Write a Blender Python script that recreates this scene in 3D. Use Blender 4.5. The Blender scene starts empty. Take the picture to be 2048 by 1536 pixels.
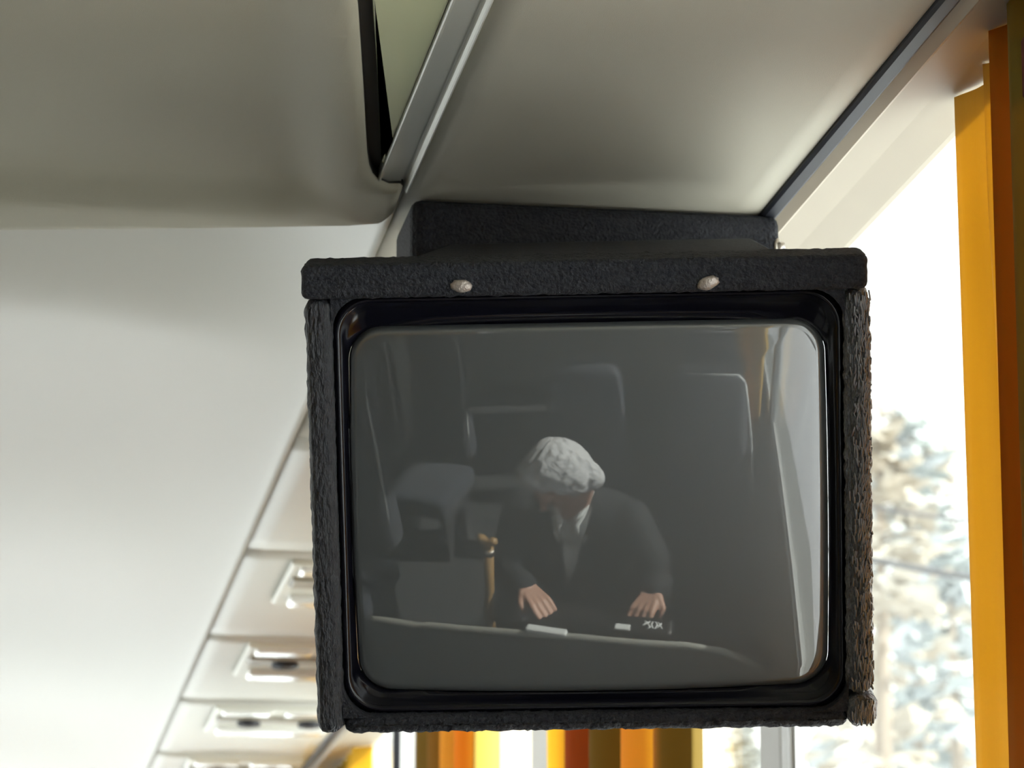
import bpy, bmesh, math, random
from mathutils import Vector, Matrix, noise
random.seed(7)
S = bpy.context.scene
COL = S.collection
PI = math.pi

# ------------------------------------------------------------------ camera
F = 6500.0; CX, CY = 1024.0, 768.0
right = Vector((0.98735715, -0.1585114, 0.0)); up = Vector((-0.03690257, -0.22986369, 0.97252295)); fwd = Vector((0.15415597, 0.96022748, 0.23280703))
cd = bpy.data.cameras.new('camera'); cam = bpy.data.objects.new('camera', cd); COL.objects.link(cam)
M = Matrix((right, up, -fwd)).transposed().to_4x4()
cam.matrix_world = M
cd.sensor_width = 36.0; cd.lens = F / 2048 * 36.0
cd.clip_start = 0.02; cd.clip_end = 600
cd.dof.use_dof = True; cd.dof.focus_distance = 2.02; cd.dof.aperture_fstop = 19
S.camera = cam
def at(x, y, axis, val):
    d = right * ((x - CX) / F) + up * ((CY - y) / F) + fwd
    return d * (val / d[axis])

# ------------------------------------------------------------------ world, sun, exposure
w = bpy.data.worlds.new('sky'); S.world = w; w.use_nodes = True
nt = w.node_tree; bg = nt.nodes['Background']
tc = nt.nodes.new('ShaderNodeTexCoord'); sx = nt.nodes.new('ShaderNodeSeparateXYZ'); cr = nt.nodes.new('ShaderNodeValToRGB')
nt.links.new(tc.outputs['Generated'], sx.inputs[0]); nt.links.new(sx.outputs['Z'], cr.inputs[0]); nt.links.new(cr.outputs[0], bg.inputs[0])
cr.color_ramp.elements[0].position = 0.0; cr.color_ramp.elements[0].color = (1.0, 0.985, 0.95, 1)
cr.color_ramp.elements[1].position = 0.7; cr.color_ramp.elements[1].color = (0.86, 0.90, 0.97, 1)
bg.inputs[1].default_value = 2.6
sd = bpy.data.lights.new('sun', 'SUN'); sun = bpy.data.objects.new('sun', sd); COL.objects.link(sun)
sd.energy = 15.0; sd.angle = math.radians(1.5); sd.color = (1.0, 0.95, 0.86)
sun.rotation_euler = Vector((1.0, -0.30, 0.92)).to_track_quat('Z', 'Y').to_euler()
S.view_settings.view_transform = 'Standard'; S.view_settings.look = 'None'
S.view_settings.gamma = 1.0; S.view_settings.use_curve_mapping = False
S.view_settings.exposure = 0.12

# ------------------------------------------------------------------ materials
def mat(name, col, rough=0.5, metal=0.0, spec=0.5, coat=0.0, coat_ior=1.5, bump=0.0, bscale=200.0, col2=None, cscale=6.0,
        trans=0.0, coat_rough=0.03, sheen=0.0, bdist=0.002, stretch=(1, 1, 1)):
    m = bpy.data.materials.new(name); m.use_nodes = True; n = m.node_tree; b = n.nodes['Principled BSDF']
    b.inputs['Base Color'].default_value = (*col, 1); b.inputs['Roughness'].default_value = rough; b.inputs['Metallic'].default_value = metal
    b.inputs['Specular IOR Level'].default_value = spec; b.inputs['Coat Weight'].default_value = coat; b.inputs['Coat IOR'].default_value = coat_ior
    b.inputs['Coat Roughness'].default_value = coat_rough; b.inputs['Sheen Weight'].default_value = sheen
    t = n.nodes.new('ShaderNodeTexCoord'); mp = n.nodes.new('ShaderNodeMapping'); mp.inputs['Scale'].default_value = stretch
    n.links.new(t.outputs['Object'], mp.inputs[0])
    if col2:
        nz = n.nodes.new('ShaderNodeTexNoise'); nz.inputs['Scale'].default_value = cscale; nz.inputs['Detail'].default_value = 4
        r = n.nodes.new('ShaderNodeValToRGB'); r.color_ramp.elements[0].color = (*col, 1); r.color_ramp.elements[1].color = (*col2, 1)
        r.color_ramp.elements[0].position = 0.35; r.color_ramp.elements[1].position = 0.65
        n.links.new(mp.outputs[0], nz.inputs['Vector']); n.links.new(nz.outputs['Fac'], r.inputs[0]); n.links.new(r.outputs[0], b.inputs['Base Color'])
    if bump:
        nz = n.nodes.new('ShaderNodeTexNoise'); nz.inputs['Scale'].default_value = bscale; nz.inputs['Detail'].default_value = 3
        bp = n.nodes.new('ShaderNodeBump'); bp.inputs['Strength'].default_value = bump; bp.inputs['Distance'].default_value = bdist
        n.links.new(mp.outputs[0], nz.inputs['Vector']); n.links.new(nz.outputs['Fac'], bp.inputs['Height']); n.links.new(bp.outputs[0], b.inputs['Normal'])
    if trans:
        out = n.nodes['Material Output']; tr = n.nodes.new('ShaderNodeBsdfTranslucent'); mx = n.nodes.new('ShaderNodeMixShader')
        tr.inputs[0].default_value = (*col, 1)
        if col2: n.links.new(r.outputs[0], tr.inputs[0])
        mx.inputs[0].default_value = trans; n.links.new(b.outputs[0], mx.inputs[1]); n.links.new(tr.outputs[0], mx.inputs[2]); n.links.new(mx.outputs[0], out.inputs[0])
    return m
CREAM = mat('cream_plastic', (0.66, 0.645, 0.575), 0.42, bump=0.12, bscale=900, bdist=0.0004)
UNITC = mat('shaded_olive_beige', (0.37, 0.345, 0.265), 0.7, bump=0.3, bscale=1400, bdist=0.0005)  # ceiling unit colour, darkened for dim near light and the dish's shade
CREAM2 = mat('near_shade_cream', (0.425, 0.40, 0.325), 0.75, bump=0.3, bscale=1400, bdist=0.0005)  # darker copy of the cream; weaker light on near panels put into colour
RACKM = mat('pale_rack_shell', (0.62, 0.61, 0.555), 0.42, bump=0.1, bscale=700, bdist=0.0004)
GREENISH = mat('pale_olive_plastic', (0.50, 0.52, 0.32), 0.45)
TRIMG = mat('grey_aluminium', (0.50, 0.50, 0.45), 0.42, metal=0.25)
LIGHTW = mat('glossy_white_plastic', (0.86, 0.85, 0.80), 0.15, coat=0.6)
UNITM = mat('service_unit_plastic', (0.70, 0.69, 0.60), 0.35)
BEIGE = mat('beige_recess_plastic', (0.30, 0.27, 0.21), 0.4)
RUBBER = mat('black_rubber', (0.008, 0.010, 0.018), 0.55)
DARKGAP = mat('dark_gap_lining', (0.035, 0.03, 0.026), 0.8)
CARPET = mat('charcoal_carpet', (0.006, 0.007, 0.014), 0.75, spec=0.5, bump=0.9, bscale=420, bdist=0.003, col2=(0.018, 0.020, 0.027), cscale=260, sheen=0.02)
CARPETR = mat('ribbed_charcoal_carpet', (0.006, 0.007, 0.014), 0.6, spec=0.7, bump=1.0, bscale=420, bdist=0.004, col2=(0.022, 0.025, 0.032), cscale=260, sheen=0.05, stretch=(1, .35, 1))
CARPETG = mat('glint_charcoal_carpet', (0.010, 0.011, 0.018), 0.42, spec=1.0, bump=1.0, bscale=330, bdist=0.008, col2=(0.05, 0.055, 0.065), cscale=330, sheen=0.5, stretch=(1, .3, 1))  # window-side carpet, lighter and shinier to carry daylight glints
GLOSSBLK = mat('glossy_black_plastic', (0.004, 0.004, 0.008), 0.14, spec=0.42)
STUDM = mat('tarnished_stud_metal', (0.50, 0.44, 0.40), 0.45, metal=0.7, bump=0.8, bscale=500, bdist=0.001)
LOOPM = mat('glint_pile_yarn', (0.075, 0.085, 0.105), 0.4, coat=1.0, coat_ior=2.0, coat_rough=0.25)  # yarn colour lightened in place of bright window glints
STEEL = mat('worn_steel', (0.62, 0.58, 0.52), 0.38, metal=1.0, bump=0.5, bscale=900, bdist=0.0006)
BRASSW = mat('dull_metal', (0.45, 0.43, 0.42), 0.5, metal=0.8)
CURT = mat('orange_curtain_cloth', (0.66, 0.43, 0.06), 0.85, bump=0.35, bscale=900, bdist=0.0006, trans=0.42, col2=(0.74, 0.50, 0.08), cscale=18, sheen=0.2, stretch=(1, 1, .12))
CURTD = mat('ochre_curtain_cloth', (0.42, 0.27, 0.04), 0.85, trans=0.35, col2=(0.52, 0.33, 0.05), cscale=20, stretch=(1, 1, .12))
CURTB = mat('rust_curtain_shade', (0.16, 0.03, 0.02), 0.8)
WALLM = mat('grey_wall_lining', (0.50, 0.51, 0.50), 0.7, bump=0.2, bscale=500)
PILLARM = mat('pale_pillar_plastic', (0.80, 0.80, 0.80), 0.5)
FLOORM = mat('dark_floor_vinyl', (0.05, 0.052, 0.055), 0.6)
SEATM = mat('slate_seat_plush', (0.035, 0.04, 0.055), 0.9, bump=0.4, bscale=700, col2=(0.05, 0.055, 0.075), cscale=40, sheen=0.15)
PIPE = mat('pale_grey_piping', (0.62, 0.64, 0.64), 0.5)
PLAST = mat('dark_grey_plastic', (0.05, 0.05, 0.055), 0.45)
SKIN = mat('skin', (0.60, 0.35, 0.26), 0.5)
HAIR = mat('white_hair', (0.66, 0.66, 0.68), 0.6, bump=0.8, bscale=160, bdist=0.004, stretch=(1, .3, 1))
JACK = mat('dark_jacket_cloth', (0.022, 0.024, 0.028), 0.85, bump=0.4, bscale=300)
SHIRT = mat('white_shirt_cotton', (0.78, 0.80, 0.80), 0.8)
TROU = mat('charcoal_trouser_wool', (0.03, 0.03, 0.035), 0.9)
LEATHER = mat('black_leather', (0.012, 0.012, 0.013), 0.4)
CANEM = mat('brown_varnished_wood', (0.42, 0.26, 0.10), 0.35, coat=0.5)
SNOW = mat('snow', (0.86, 0.87, 0.90), 0.8)
SNOWH = mat('snowy_slope', (0.80, 0.82, 0.86), 0.85, col2=(0.40, 0.41, 0.40), cscale=0.16)
BARK = mat('bark', (0.30, 0.25, 0.20), 0.9)
NEED = mat('snow_dusted_needles', (0.20, 0.23, 0.22), 0.9, col2=(0.58, 0.61, 0.63), cscale=1.2)
NEED2 = mat('dry_larch_needles', (0.30, 0.26, 0.20), 0.9, col2=(0.55, 0.52, 0.46), cscale=1.4)

# glass panes: real, mostly clear
GLASS = bpy.data.materials.new('window_glass'); GLASS.use_nodes = True
n = GLASS.node_tree; n.nodes.remove(n.nodes['Principled BSDF'])
g1 = n.nodes.new('ShaderNodeBsdfTransparent'); g2 = n.nodes.new('ShaderNodeBsdfGlossy'); g3 = n.nodes.new('ShaderNodeMixShader'); g4 = n.nodes.new('ShaderNodeLayerWeight'); g5 = n.nodes.new('ShaderNodeMath'); g6 = n.nodes.new('ShaderNodeMath')
g1.inputs[0].default_value = (0.93, 0.96, 0.95, 1); g2.inputs[1].default_value = 0.02; g4.inputs[0].default_value = 0.5
g5.operation = 'POWER'; g5.inputs[1].default_value = 5.0; g6.operation = 'MULTIPLY_ADD'; g6.inputs[1].default_value = 0.6; g6.inputs[2].default_value = 0.03
n.links.new(g4.outputs['Facing'], g5.inputs[0]); n.links.new(g5.outputs[0], g6.inputs[0])
n.links.new(g6.outputs[0], g3.inputs[0]); n.links.new(g1.outputs[0], g3.inputs[1]); n.links.new(g2.outputs[0], g3.inputs[2]); n.links.new(g3.outputs[0], n.nodes['Material Output'].inputs[0])
# cathode ray tube face: grey phosphor behind a polished glass face
TUBE = mat('grey_picture_tube', (0.076, 0.083, 0.085), 0.36, spec=1.0, coat=1.0, coat_ior=2.0, coat_rough=0.012)

# ------------------------------------------------------------------ helpers
def obj(name, me, m=None, parent=None, smooth=False):
    if isinstance(me, bmesh.types.BMesh):
        bm = me; me = bpy.data.meshes.new(name)
        bmesh.ops.recalc_face_normals(bm, faces=bm.faces); bm.to_mesh(me); bm.free()
    o = bpy.data.objects.new(name, me); COL.objects.link(o)
    if m: me.materials.append(m)
    if smooth:
        for p in me.polygons: p.use_smooth = True
    if parent: o.parent = parent
    return o
def thing(name, label, cat, loc=(0, 0, 0), rz=0, group=None):
    o = bpy.data.objects.new(name, None); COL.objects.link(o); o.location = loc; o.rotation_euler = (0, 0, rz)
    o.empty_display_size = 0.05
    return tag(o, label, cat, group)
def tag(o, label, cat, group=None):
    o['label'] = label; o['category'] = cat
    if group: o['group'] = group
    return o
def struct(o): o['kind'] = 'structure'; return o
def box(bm, x0, x1, y0, y1, z0, z1, bev=0, seg=2):
    t = bmesh.new(); bmesh.ops.create_cube(t, size=1)
    for v in t.verts: v.co = Vector(((x0 + x1) / 2 + v.co.x * (x1 - x0), (y0 + y1) / 2 + v.co.y * (y1 - y0), (z0 + z1) / 2 + v.co.z * (z1 - z0)))
    if bev: bmesh.ops.bevel(t, geom=list(t.edges), offset=bev, segments=seg, profile=0.5, affect='EDGES')
    merge(bm, t); return bm
def merge(bm, t, mx=None):
    if mx: bmesh.ops.transform(t, matrix=mx, verts=t.verts)
    me = bpy.data.meshes.new('tmp'); t.to_mesh(me); t.free(); bm.from_mesh(me); bpy.data.meshes.remove(me)
def bx(*a, **k): return box(bmesh.new(), *a, **k)
def tube(bm, pts, r, n=10, taper=None, closed=False):
    pts = [Vector(p) for p in pts]; rings = []
    for i, p in enumerate(pts):
        a = pts[i - 1] if (i or closed) else p; b = pts[(i + 1) % len(pts)] if (i < len(pts) - 1 or closed) else p
        d = (b - a).normalized(); s = d.cross(Vector((0, 0, 1)));
        if s.length < 1e-3: s = d.cross(Vector((1, 0, 0)))
        s.normalize(); u = s.cross(d); rr = taper[i] if taper else r
        rings.append([bm.verts.new(p + (s * math.cos(2 * PI * k / n) + u * math.sin(2 * PI * k / n)) * rr) for k in range(n)])
    for i in range(len(rings) - (0 if closed else 1)):
        A, B = rings[i], rings[(i + 1) % len(rings)]
        for k in range(n): bm.faces.new((A[k], A[(k + 1) % n], B[(k + 1) % n], B[k]))
    if not closed: bm.faces.new(rings[0][::-1]); bm.faces.new(rings[-1])
    return bm
def cyl(bm, c, axis, r, h, n=20, r2=None):
    c = Vector(c); a = Vector(axis).normalized()
    return tube(bm, [c - a * h / 2, c + a * h / 2], r, n, taper=[r, r if r2 is None else r2])
def extrude_profile(prof, y0, y1, ny=1, closed=True):
    """prof: list of (x,z); extruded along Y"""
    bm = bmesh.new(); rows = []
    for j in range(ny + 1):
        y = y0 + (y1 - y0) * j / ny; rows.append([bm.verts.new((x, y, z)) for x, z in prof])
    N = len(prof)
    for j in range(ny):
        for i in range(N if closed else N - 1):
            bm.faces.new((rows[j][i], rows[j][(i + 1) % N], rows[j + 1][(i + 1) % N], rows[j + 1][i]))
    if closed: bm.faces.new(rows[0][::-1]); bm.faces.new(rows[-1])
    return bm
def capsule(bm, a, b, ra, rb, n=14, k=4):
    a, b = Vector(a), Vector(b); d = b - a
    if d.length < 1e-6: d = Vector((0, 0, 1e-5)); b = a + d
    d.normalize(); pts = []; rad = []
    for i in range(k + 1):
        t = -PI / 2 + PI / 2 * i / k; pts.append(a + d * ra * math.sin(t)); rad.append(max(ra * math.cos(t), ra * .04))
    for i in range(k + 1):
        t = PI / 2 * i / k; pts.append(b + d * rb * math.sin(t)); rad.append(max(rb * math.cos(t), rb * .04))
    return tube(bm, pts, 0, n, taper=rad)
def ellip(bm, c, r, rot=None, n=20):
    t = bmesh.new(); bmesh.ops.create_uvsphere(t, u_segments=n, v_segments=n // 2 + 2, radius=1)
    mx = Matrix.Translation(c) @ (rot.to_matrix().to_4x4() if rot else Matrix()) @ Matrix.Diagonal((*r, 1)); merge(bm, t, mx); return bm
def even_rim(bm, it=14):
    bm.verts.ensure_lookup_table(); b = [v for v in bm.verts if v.is_boundary]
    nb_ = {v: [e.other_vert(v) for e in v.link_edges if e.is_boundary] for v in b}
    for _ in range(it):
        new = {v: (v.co * .4 + sum((q.co for q in nb_[v]), Vector()) / len(nb_[v]) * .6) for v in b if nb_[v]}
        for v, c in new.items(): v.co = c
    inner = {q for v in b for e in v.link_edges for q in [e.other_vert(v)] if not q.is_boundary}
    for _ in range(3):
        for v in inner: v.co = v.co * .5 + sum((e.other_vert(v).co for e in v.link_edges), Vector()) / len(v.link_edges) * .5
def remesh(bm, voxel, smooth_it=4, name='body'):
    """one continuous skin over joined volumes"""
    me = bpy.data.meshes.new('t'); bm.to_mesh(me); bm.free(); o = bpy.data.objects.new('t', me); COL.objects.link(o)
    r = o.modifiers.new('r', 'REMESH'); r.mode = 'VOXEL'; r.voxel_size = voxel; r.use_smooth_shade = True
    s = o.modifiers.new('s', 'SMOOTH'); s.iterations = smooth_it; s.factor = 0.5
    dg = bpy.context.evaluated_depsgraph_get(); m2 = bpy.data.meshes.new_from_object(o.evaluated_get(dg)); m2.name = name
    bpy.data.objects.remove(o); bpy.data.meshes.remove(me); return m2

# ------------------------------------------------------------------ bus shell
XW = 0.64; ZR = 0.68; ZW = 0.686; X1 = 0.280; X2 = 0.548; FLOOR = -1.43
Y0, Y9 = -3.2, 9.0; XL = -1.80
struct(obj('floor', bx(XL, XW + .05, Y0, Y9, FLOOR - .05, FLOOR), FLOORM))
wf = bx(XL - .05, XW + .1, Y9, Y9 + .05, FLOOR, -.70); box(wf, XL - .05, XW + .1, Y9, Y9 + .05, .62, 1.1); box(wf, XL - .05, XL + .05, Y9, Y9 + .05, -.7, .62); box(wf, XW - .05, XW + .1, Y9, Y9 + .05, -.7, .62); struct(obj('wall_front', wf, WALLM))
struct(obj('window_15', bx(XL + .05, XW - .05, Y9 + .02, Y9 + .025, -.7, .62), GLASS))
struct(obj('wall_back', bx(XL - .05, XW + .1, Y0 - .05, Y0, FLOOR, 1.1), WALLM))
SILL = -0.32
struct(obj('wall_right', bx(XW, XW + .06, Y0, Y9, FLOOR, SILL), WALLM))
wl = struct(obj('wall_left', bx(XL - .06, XL, Y0, Y9, FLOOR, SILL), WALLM))
# header above windows on both sides (hidden behind the rack shells)
struct(obj('trim_1', bx(XW, XW + .006, Y0, Y9, ZW + .005, ZW + .25), PILLARM))
struct(obj('trim_2', bx(XL - .006, XL, Y0, Y9, ZW, ZW + .25), PILLARM))
# ceiling shell: rack-side curve, flat middle, left-hand rack
arc = []
for i in range(19):
    t = i / 18.0; arc.append((X1 - .0012 - .33 * t ** 1.4, ZR + .055 * math.sin(t * PI / 2)))
prof = arc + [(-1.0, .735)] + [(-1.0 - .15 * math.sin(i / 8 * PI / 2), .735 - .05 * (1 - math.cos(i / 8 * PI / 2))) for i in range(1, 9)] + [(XL - .03, .68)]
outer = [(XL - .03, 1.15), (X1 + .30, 1.15), (X1 + .30, 1.10), (X1 - .0012 + .0005, 1.10)]
ceil = struct(obj('ceiling', extrude_profile(prof + outer, 2.20, Y9, 170), RACKM, smooth=False))
for v in ceil.data.vertices:
    if v.co.z < .8:
        k = max(0, min(1, (X1 - .0012 - v.co.x) / .14)); t = max(0, min(1, (v.co.y - 2.36) / .46)); v.co.z += k * (.06 * (1 - t * t * (3 - 2 * t)) + .0035 * math.sin((v.co.y - 2.9) * 2 * PI / 1.25))
for p in ceil.data.polygons: p.use_smooth = True
c2 = struct(obj('trim_3', extrude_profile(prof + outer, Y0, 2.20, 8), RACKM)); c2['label'] = 'ceiling shell over the near rows'
struct(obj('trim_4', bx(X1 + .001, XW - .002, Y0, Y9, ZR + .014, 1.12), DARKGAP))      # body of the luggage rack above the panels

# rack underside: one panel per module
rack = thing('luggage_rack', 'long cream luggage rack underside above the window row with plain and service panels', 'luggage rack', (X1, 2.0, ZR))
def rack_child(name, bm, m, smooth=False):
    o = obj(name, bm, m, rack, smooth); o.matrix_parent_inverse = Matrix.Translation(-Vector(rack.location)); return o
seams = [-3.2, -1.6, .2, 2.47, 3.065, 3.655, 4.28, 4.896, 5.56, 6.2, 6.85, 7.5, 8.2, 9.0]
for i in range(len(seams) - 1):
    a, b = seams[i] + .0035, seams[i + 1] - .0035
    sag = {6: .004, 7: .006, 8: .009}.get(i, .002) if i > 4 else .0
    bm = bmesh.new(); nx, ny = 12, 10; grid = {}
    for top in (0, 1):
        for ix in range(nx + 1):
            for iy in range(ny + 1):
                x = X1 + .0008 + (X2 - X1 - .0028) * ix / nx; y = a + (b - a) * iy / ny
                ex = math.sin(PI * ix / nx); ey = max(0, 1 - iy / 4.0) ** 2
                z = ZR - sag * ex * ey * .8 + (0.0015 if ix in (0, nx) else 0)
                if top: z = ZR + .012
                grid[top, ix, iy] = bm.verts.new((x, y, z))
    for ix in range(nx):
        for iy in range(ny):
            bm.faces.new([grid[0, ix, iy], grid[0, ix + 1, iy], grid[0, ix + 1, iy + 1], grid[0, ix, iy + 1]])
            bm.faces.new([grid[1, ix, iy], grid[1, ix + 1, iy], grid[1, ix + 1, iy + 1], grid[1, ix, iy + 1]])
    for ix in range(nx):
        for iy in (0, ny): bm.faces.new([grid[0, ix, iy], grid[0, ix + 1, iy], grid[1, ix + 1, iy], grid[1, ix, iy]])
    for iy in range(ny):
        for ix in (0, nx): bm.faces.new([grid[0, ix, iy], grid[0, ix, iy + 1], grid[1, ix, iy + 1], grid[1, ix, iy]])
    rack_child('underside_panel', bm, CREAM2 if i < 4 else CREAM, True)
# black rubber strip in the outer joint (stands a little proud)
r_ = rack_child('rubber_strip', extrude_profile([(X2 - .0015, ZR + .01), (X2 - .0015, ZR - .0005), (X2 + .001, ZR - .002), (X2 + .009, ZR - .002), (X2 + .0112, ZR - .0005), (X2 + .0112, ZR + .01)], Y0, Y9, 1), RUBBER)
# cornice between strip and window
CORN = mat('warm_beige_cornice', (0.43, 0.375, 0.29), 0.6)
cor = rack_child('cornice', extrude_profile([(X2 + .0116, ZR + .02), (X2 + .0116, ZR + .001), (X2 + .020, ZR - .003), (X2 + .023, ZR - .001), (X2 + .05, ZR + .003), (XW - .006, ZW - .001), (XW, ZW + .001), (XW, ZR + .03)], Y0, Y9, 1), CORN)
# aluminium channel on the near stretch
ch = tag(obj('channel_rail', extrude_profile([(.2562, .700), (.2562, .6778), (.2570, .6768), (.2582, .6770), (.2592, .6795), (.2735, .6800), (.2745, .6825), (.2765, .6825), (.2775, .6795), (.2790, .6776), (.2800, .6768), (.2812, .6776), (.2818, .700)], 1.0, 2.222, 1), TRIMG), 'grey metal channel rail running up between the olive panel and the cream rack underside', 'rail')
# olive door in the notch beside the channel
def poly_slab(name, pts, z0, z1, m, bev=0.0, parent=None):
    bm = bmesh.new(); vs = [bm.verts.new((x, y, z0)) for x, y in pts]; f = bm.faces.new(vs)
    e = bmesh.ops.extrude_face_region(bm, geom=[f]); up_ = [v for v in e['geom'] if isinstance(v, bmesh.types.BMVert)]
    for v in up_: v.co.z = z1
    if bev:
        lo = [ed for ed in bm.edges if all(abs(v.co.z - z0) < 1e-6 for v in ed.verts)]
        bmesh.ops.bevel(bm, geom=lo, offset=bev, segments=3, profile=.5, affect='EDGES')
    return obj(name, bm, m, parent)
def P2(lst, z): return [tuple(at(x, y, 2, z)[:2]) for x, y in lst]
ow = P2([(744, 0), (768, 333), (774, 345), (790, 352), (799, 352), (812, 330), (960, 10)], ZR)
ext = [(ow[0][0] - .045, .95), ]; ow = [(ow[0][0] - .04, 1.0)] + ow[:-1] + [(.256, 2.16), (.256, 1.0)]
tag(poly_slab('side_flap', ow, ZR, ZR + .012, GREENISH, .0015), 'pale olive wedge shaped flap between the black gap and the grey channel rail', 'panel')

# near dropped ceiling unit, with dished centre and rounded rim
hatch_px = [(-60, 468), (0, 466), (180, 464), (400, 462), (600, 459), (700, 457), (770, 452), (786, 440), (797, 412), (806, 388), (800, 383), (778, 383), (757, 374), (745, 362), (738, 345), (734, 318), (726, 180), (716, 30), (713, 0)]
ZH = 0.672
hp = P2(hatch_px, ZH)
hp = [(-1.0, hp[0][1] + .02), (-.45, hp[0][1] + .012)] + hp + [(hp[-1][0] - .055, 1.0), (-1.0, 1.0)]
# resample the outline evenly, then lay concentric rings inwards
def resample(pts, step):
    out = []
    for i in range(len(pts)):
        a, b = Vector(pts[i]), Vector(pts[(i + 1) % len(pts)]); k = max(1, int((b - a).length / step))
        for j in range(k): out.append(a + (b - a) * j / k)
    return out
hatch = thing('ceiling_unit', 'large olive beige ceiling unit with rounded rim at upper left above the camera', 'ceiling panel', (-.4, 1.7, ZH))
def seg_d(p, a, b):
    ab = b - a; t = max(0, min(1, (p - a).dot(ab) / max(1e-12, ab.length_squared))); return (p - a - ab * t).length
def hatch_mesh():
    bm = bmesh.new(); O = [Vector(p) for p in hp]
    f = bm.faces.new([bm.verts.new((p.x, p.y, 0)) for p in O]); bm.normal_update()
    for th in (.0012, .0022, .004): bmesh.ops.inset_region(bm, faces=[g for g in bm.faces if len(g.verts) > 8], thickness=th, use_boundary=True)
    for ax in (0, 1):
        lo, hi = (-1.0, .30) if ax == 0 else (1.0, 2.4); q = lo
        while q < hi:
            q += .012 if (ax == 0 and q > .05) or (ax == 1 and q > 1.7) else .06
            co = Vector((q, 0, 0)) if ax == 0 else Vector((0, q, 0)); no = Vector((1, 0, 0)) if ax == 0 else Vector((0, 1, 0))
            bmesh.ops.bisect_plane(bm, geom=list(bm.verts) + list(bm.edges) + list(bm.faces), plane_co=co, plane_no=no, dist=1e-6)
    rim_e = [e for e in bm.edges if e.is_boundary]
    segs = [(O[i], O[(i + 1) % len(O)]) for i in range(len(O))]
    for v in bm.verts:
        p = Vector(v.co[:2]); d = min(seg_d(p, a, b) for a, b in segs)
        xr = .172 + (p.y - 1.838) * .12; r = .05; qx = p.x - (xr - r); qy = p.y - (2.262 - r)
        sd_ = (math.hypot(max(qx, 0), max(qy, 0)) + min(max(qx, qy), 0)) - r      # <0 inside the dish
        t = max(0, min(1, (.018 - sd_) / .045)); t = t * t * (3 - 2 * t)
        v.co.z = ZH + .013 * t + .006 * (1 - min(1, d / .008)) ** 2
    e = bmesh.ops.extrude_edge_only(bm, edges=rim_e)
    for v in e['geom']:
        if isinstance(v, bmesh.types.BMVert): v.co.z = ZH + .014
        if isinstance(v, bmesh.types.BMFace): v.material_index = 1
    return bm
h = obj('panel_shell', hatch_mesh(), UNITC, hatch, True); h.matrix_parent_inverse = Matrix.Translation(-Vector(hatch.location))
h.data.materials.append(DARKGAP)
gl = obj('gap_lining', bx(.10, .2795, 1.0, 2.262, ZH + .0135, ZH + .020), DARKGAP, hatch); gl.matrix_parent_inverse = h.matrix_parent_inverse

# ------------------------------------------------------------------ windows and pillars
def side(xw, s, tag_n, spans, pil):
    for i, (a, b) in enumerate(spans):
        fr = bmesh.new(); t = .006
        x0, x1 = (xw + .007, xw + .014) if s > 0 else (xw - .014, xw - .007)
        for q in ((a, b, SILL, SILL + t), (a, b, ZW + .006, ZW + .012), (a, a + t, SILL, ZW), (b - t, b, SILL, ZW)): box(fr, x0, x1, *q)
        f = struct(obj('window_%d' % (tag_n + i), fr, PILLARM))
        obj('pane', bx((x0 + x1) / 2 - .002, (x0 + x1) / 2 + .002, a + t, b - t, SILL + t, ZW + .006), GLASS, f)
    for j, (a, b) in enumerate(pil):
        x0, x1 = (xw - .004, xw + .016) if s > 0 else (xw - .016, xw + .004)
        struct(obj('trim_%d' % (tag_n * 5 + 5 + j), bx(x0, x1, a, b, SILL, ZW, bev=.006), RUBBER if b - a < .05 else PILLARM))
side(XW, 1, 1, [(-3.1, -1.55), (-1.45, .0), (.1, 2.58), (2.655, 3.675), (3.82, 5.155), (5.185, 6.9), (7.0, 8.9)], [(-1.55, -1.45), (0, .1), (2.58, 2.655), (3.675, 3.82), (5.162, 5.178), (6.9, 7.0)])
side(XL, -1, 8, [(-3.1, -1.55), (-1.45, 0), (.1, 1.6), (1.7, 3.6), (3.75, 5.6), (5.7, 7.4), (7.5, 8.9)], [(-1.55, -1.45), (0, .1), (1.6, 1.7), (3.6, 3.75), (5.6, 5.7), (7.4, 7.5)])

# ------------------------------------------------------------------ curtains
def curtain(ya, yb, xw, label, group=None, m=CURT, wl=.055, amp=.017, top=ZW - .004, bot=SILL - .1, pts=None, ph=0.0, flare=0.0, ty=None):
    L = abs(yb - ya); bm = bmesh.new(); n = max(24, int(L / .006)); rows = []
    nz = 12; th = .0016
    for j in range(nz + 1):
        v = j / nz; z = top + (bot - top) * v; row = []
        for i in range(n + 1):
            u = i / n; y = ya + (yb - ya) * u
            if pts: x = pts(u, v)
            else:
                k = 2 * PI * y / wl + ph + .5 * math.sin(y * 9) ; a = amp * (1.0 - .25 * math.sin(7 * y + v * 1.5))
                x = math.sin(k + .25 * math.sin(v * 3 + y * 5)) * a
            yy = y + flare * v * (1 - u) * (-1 if yb > ya else 1)
            row.append(bm.verts.new((xw + x, yy, z)))
        rows.append(row)
    for j in range(nz):
        for i in range(n): bm.faces.new((rows[j][i], rows[j][i + 1], rows[j + 1][i + 1], rows[j + 1][i]))
    o = obj('curtain', bm, None, None, True); o.data.materials.append(m)
    so = o.modifiers.new('solid', 'SOLIDIFY'); so.thickness = th; so.offset = 0
    return tag(o, label, 'curtain', group)
XC = XW - .022
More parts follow.
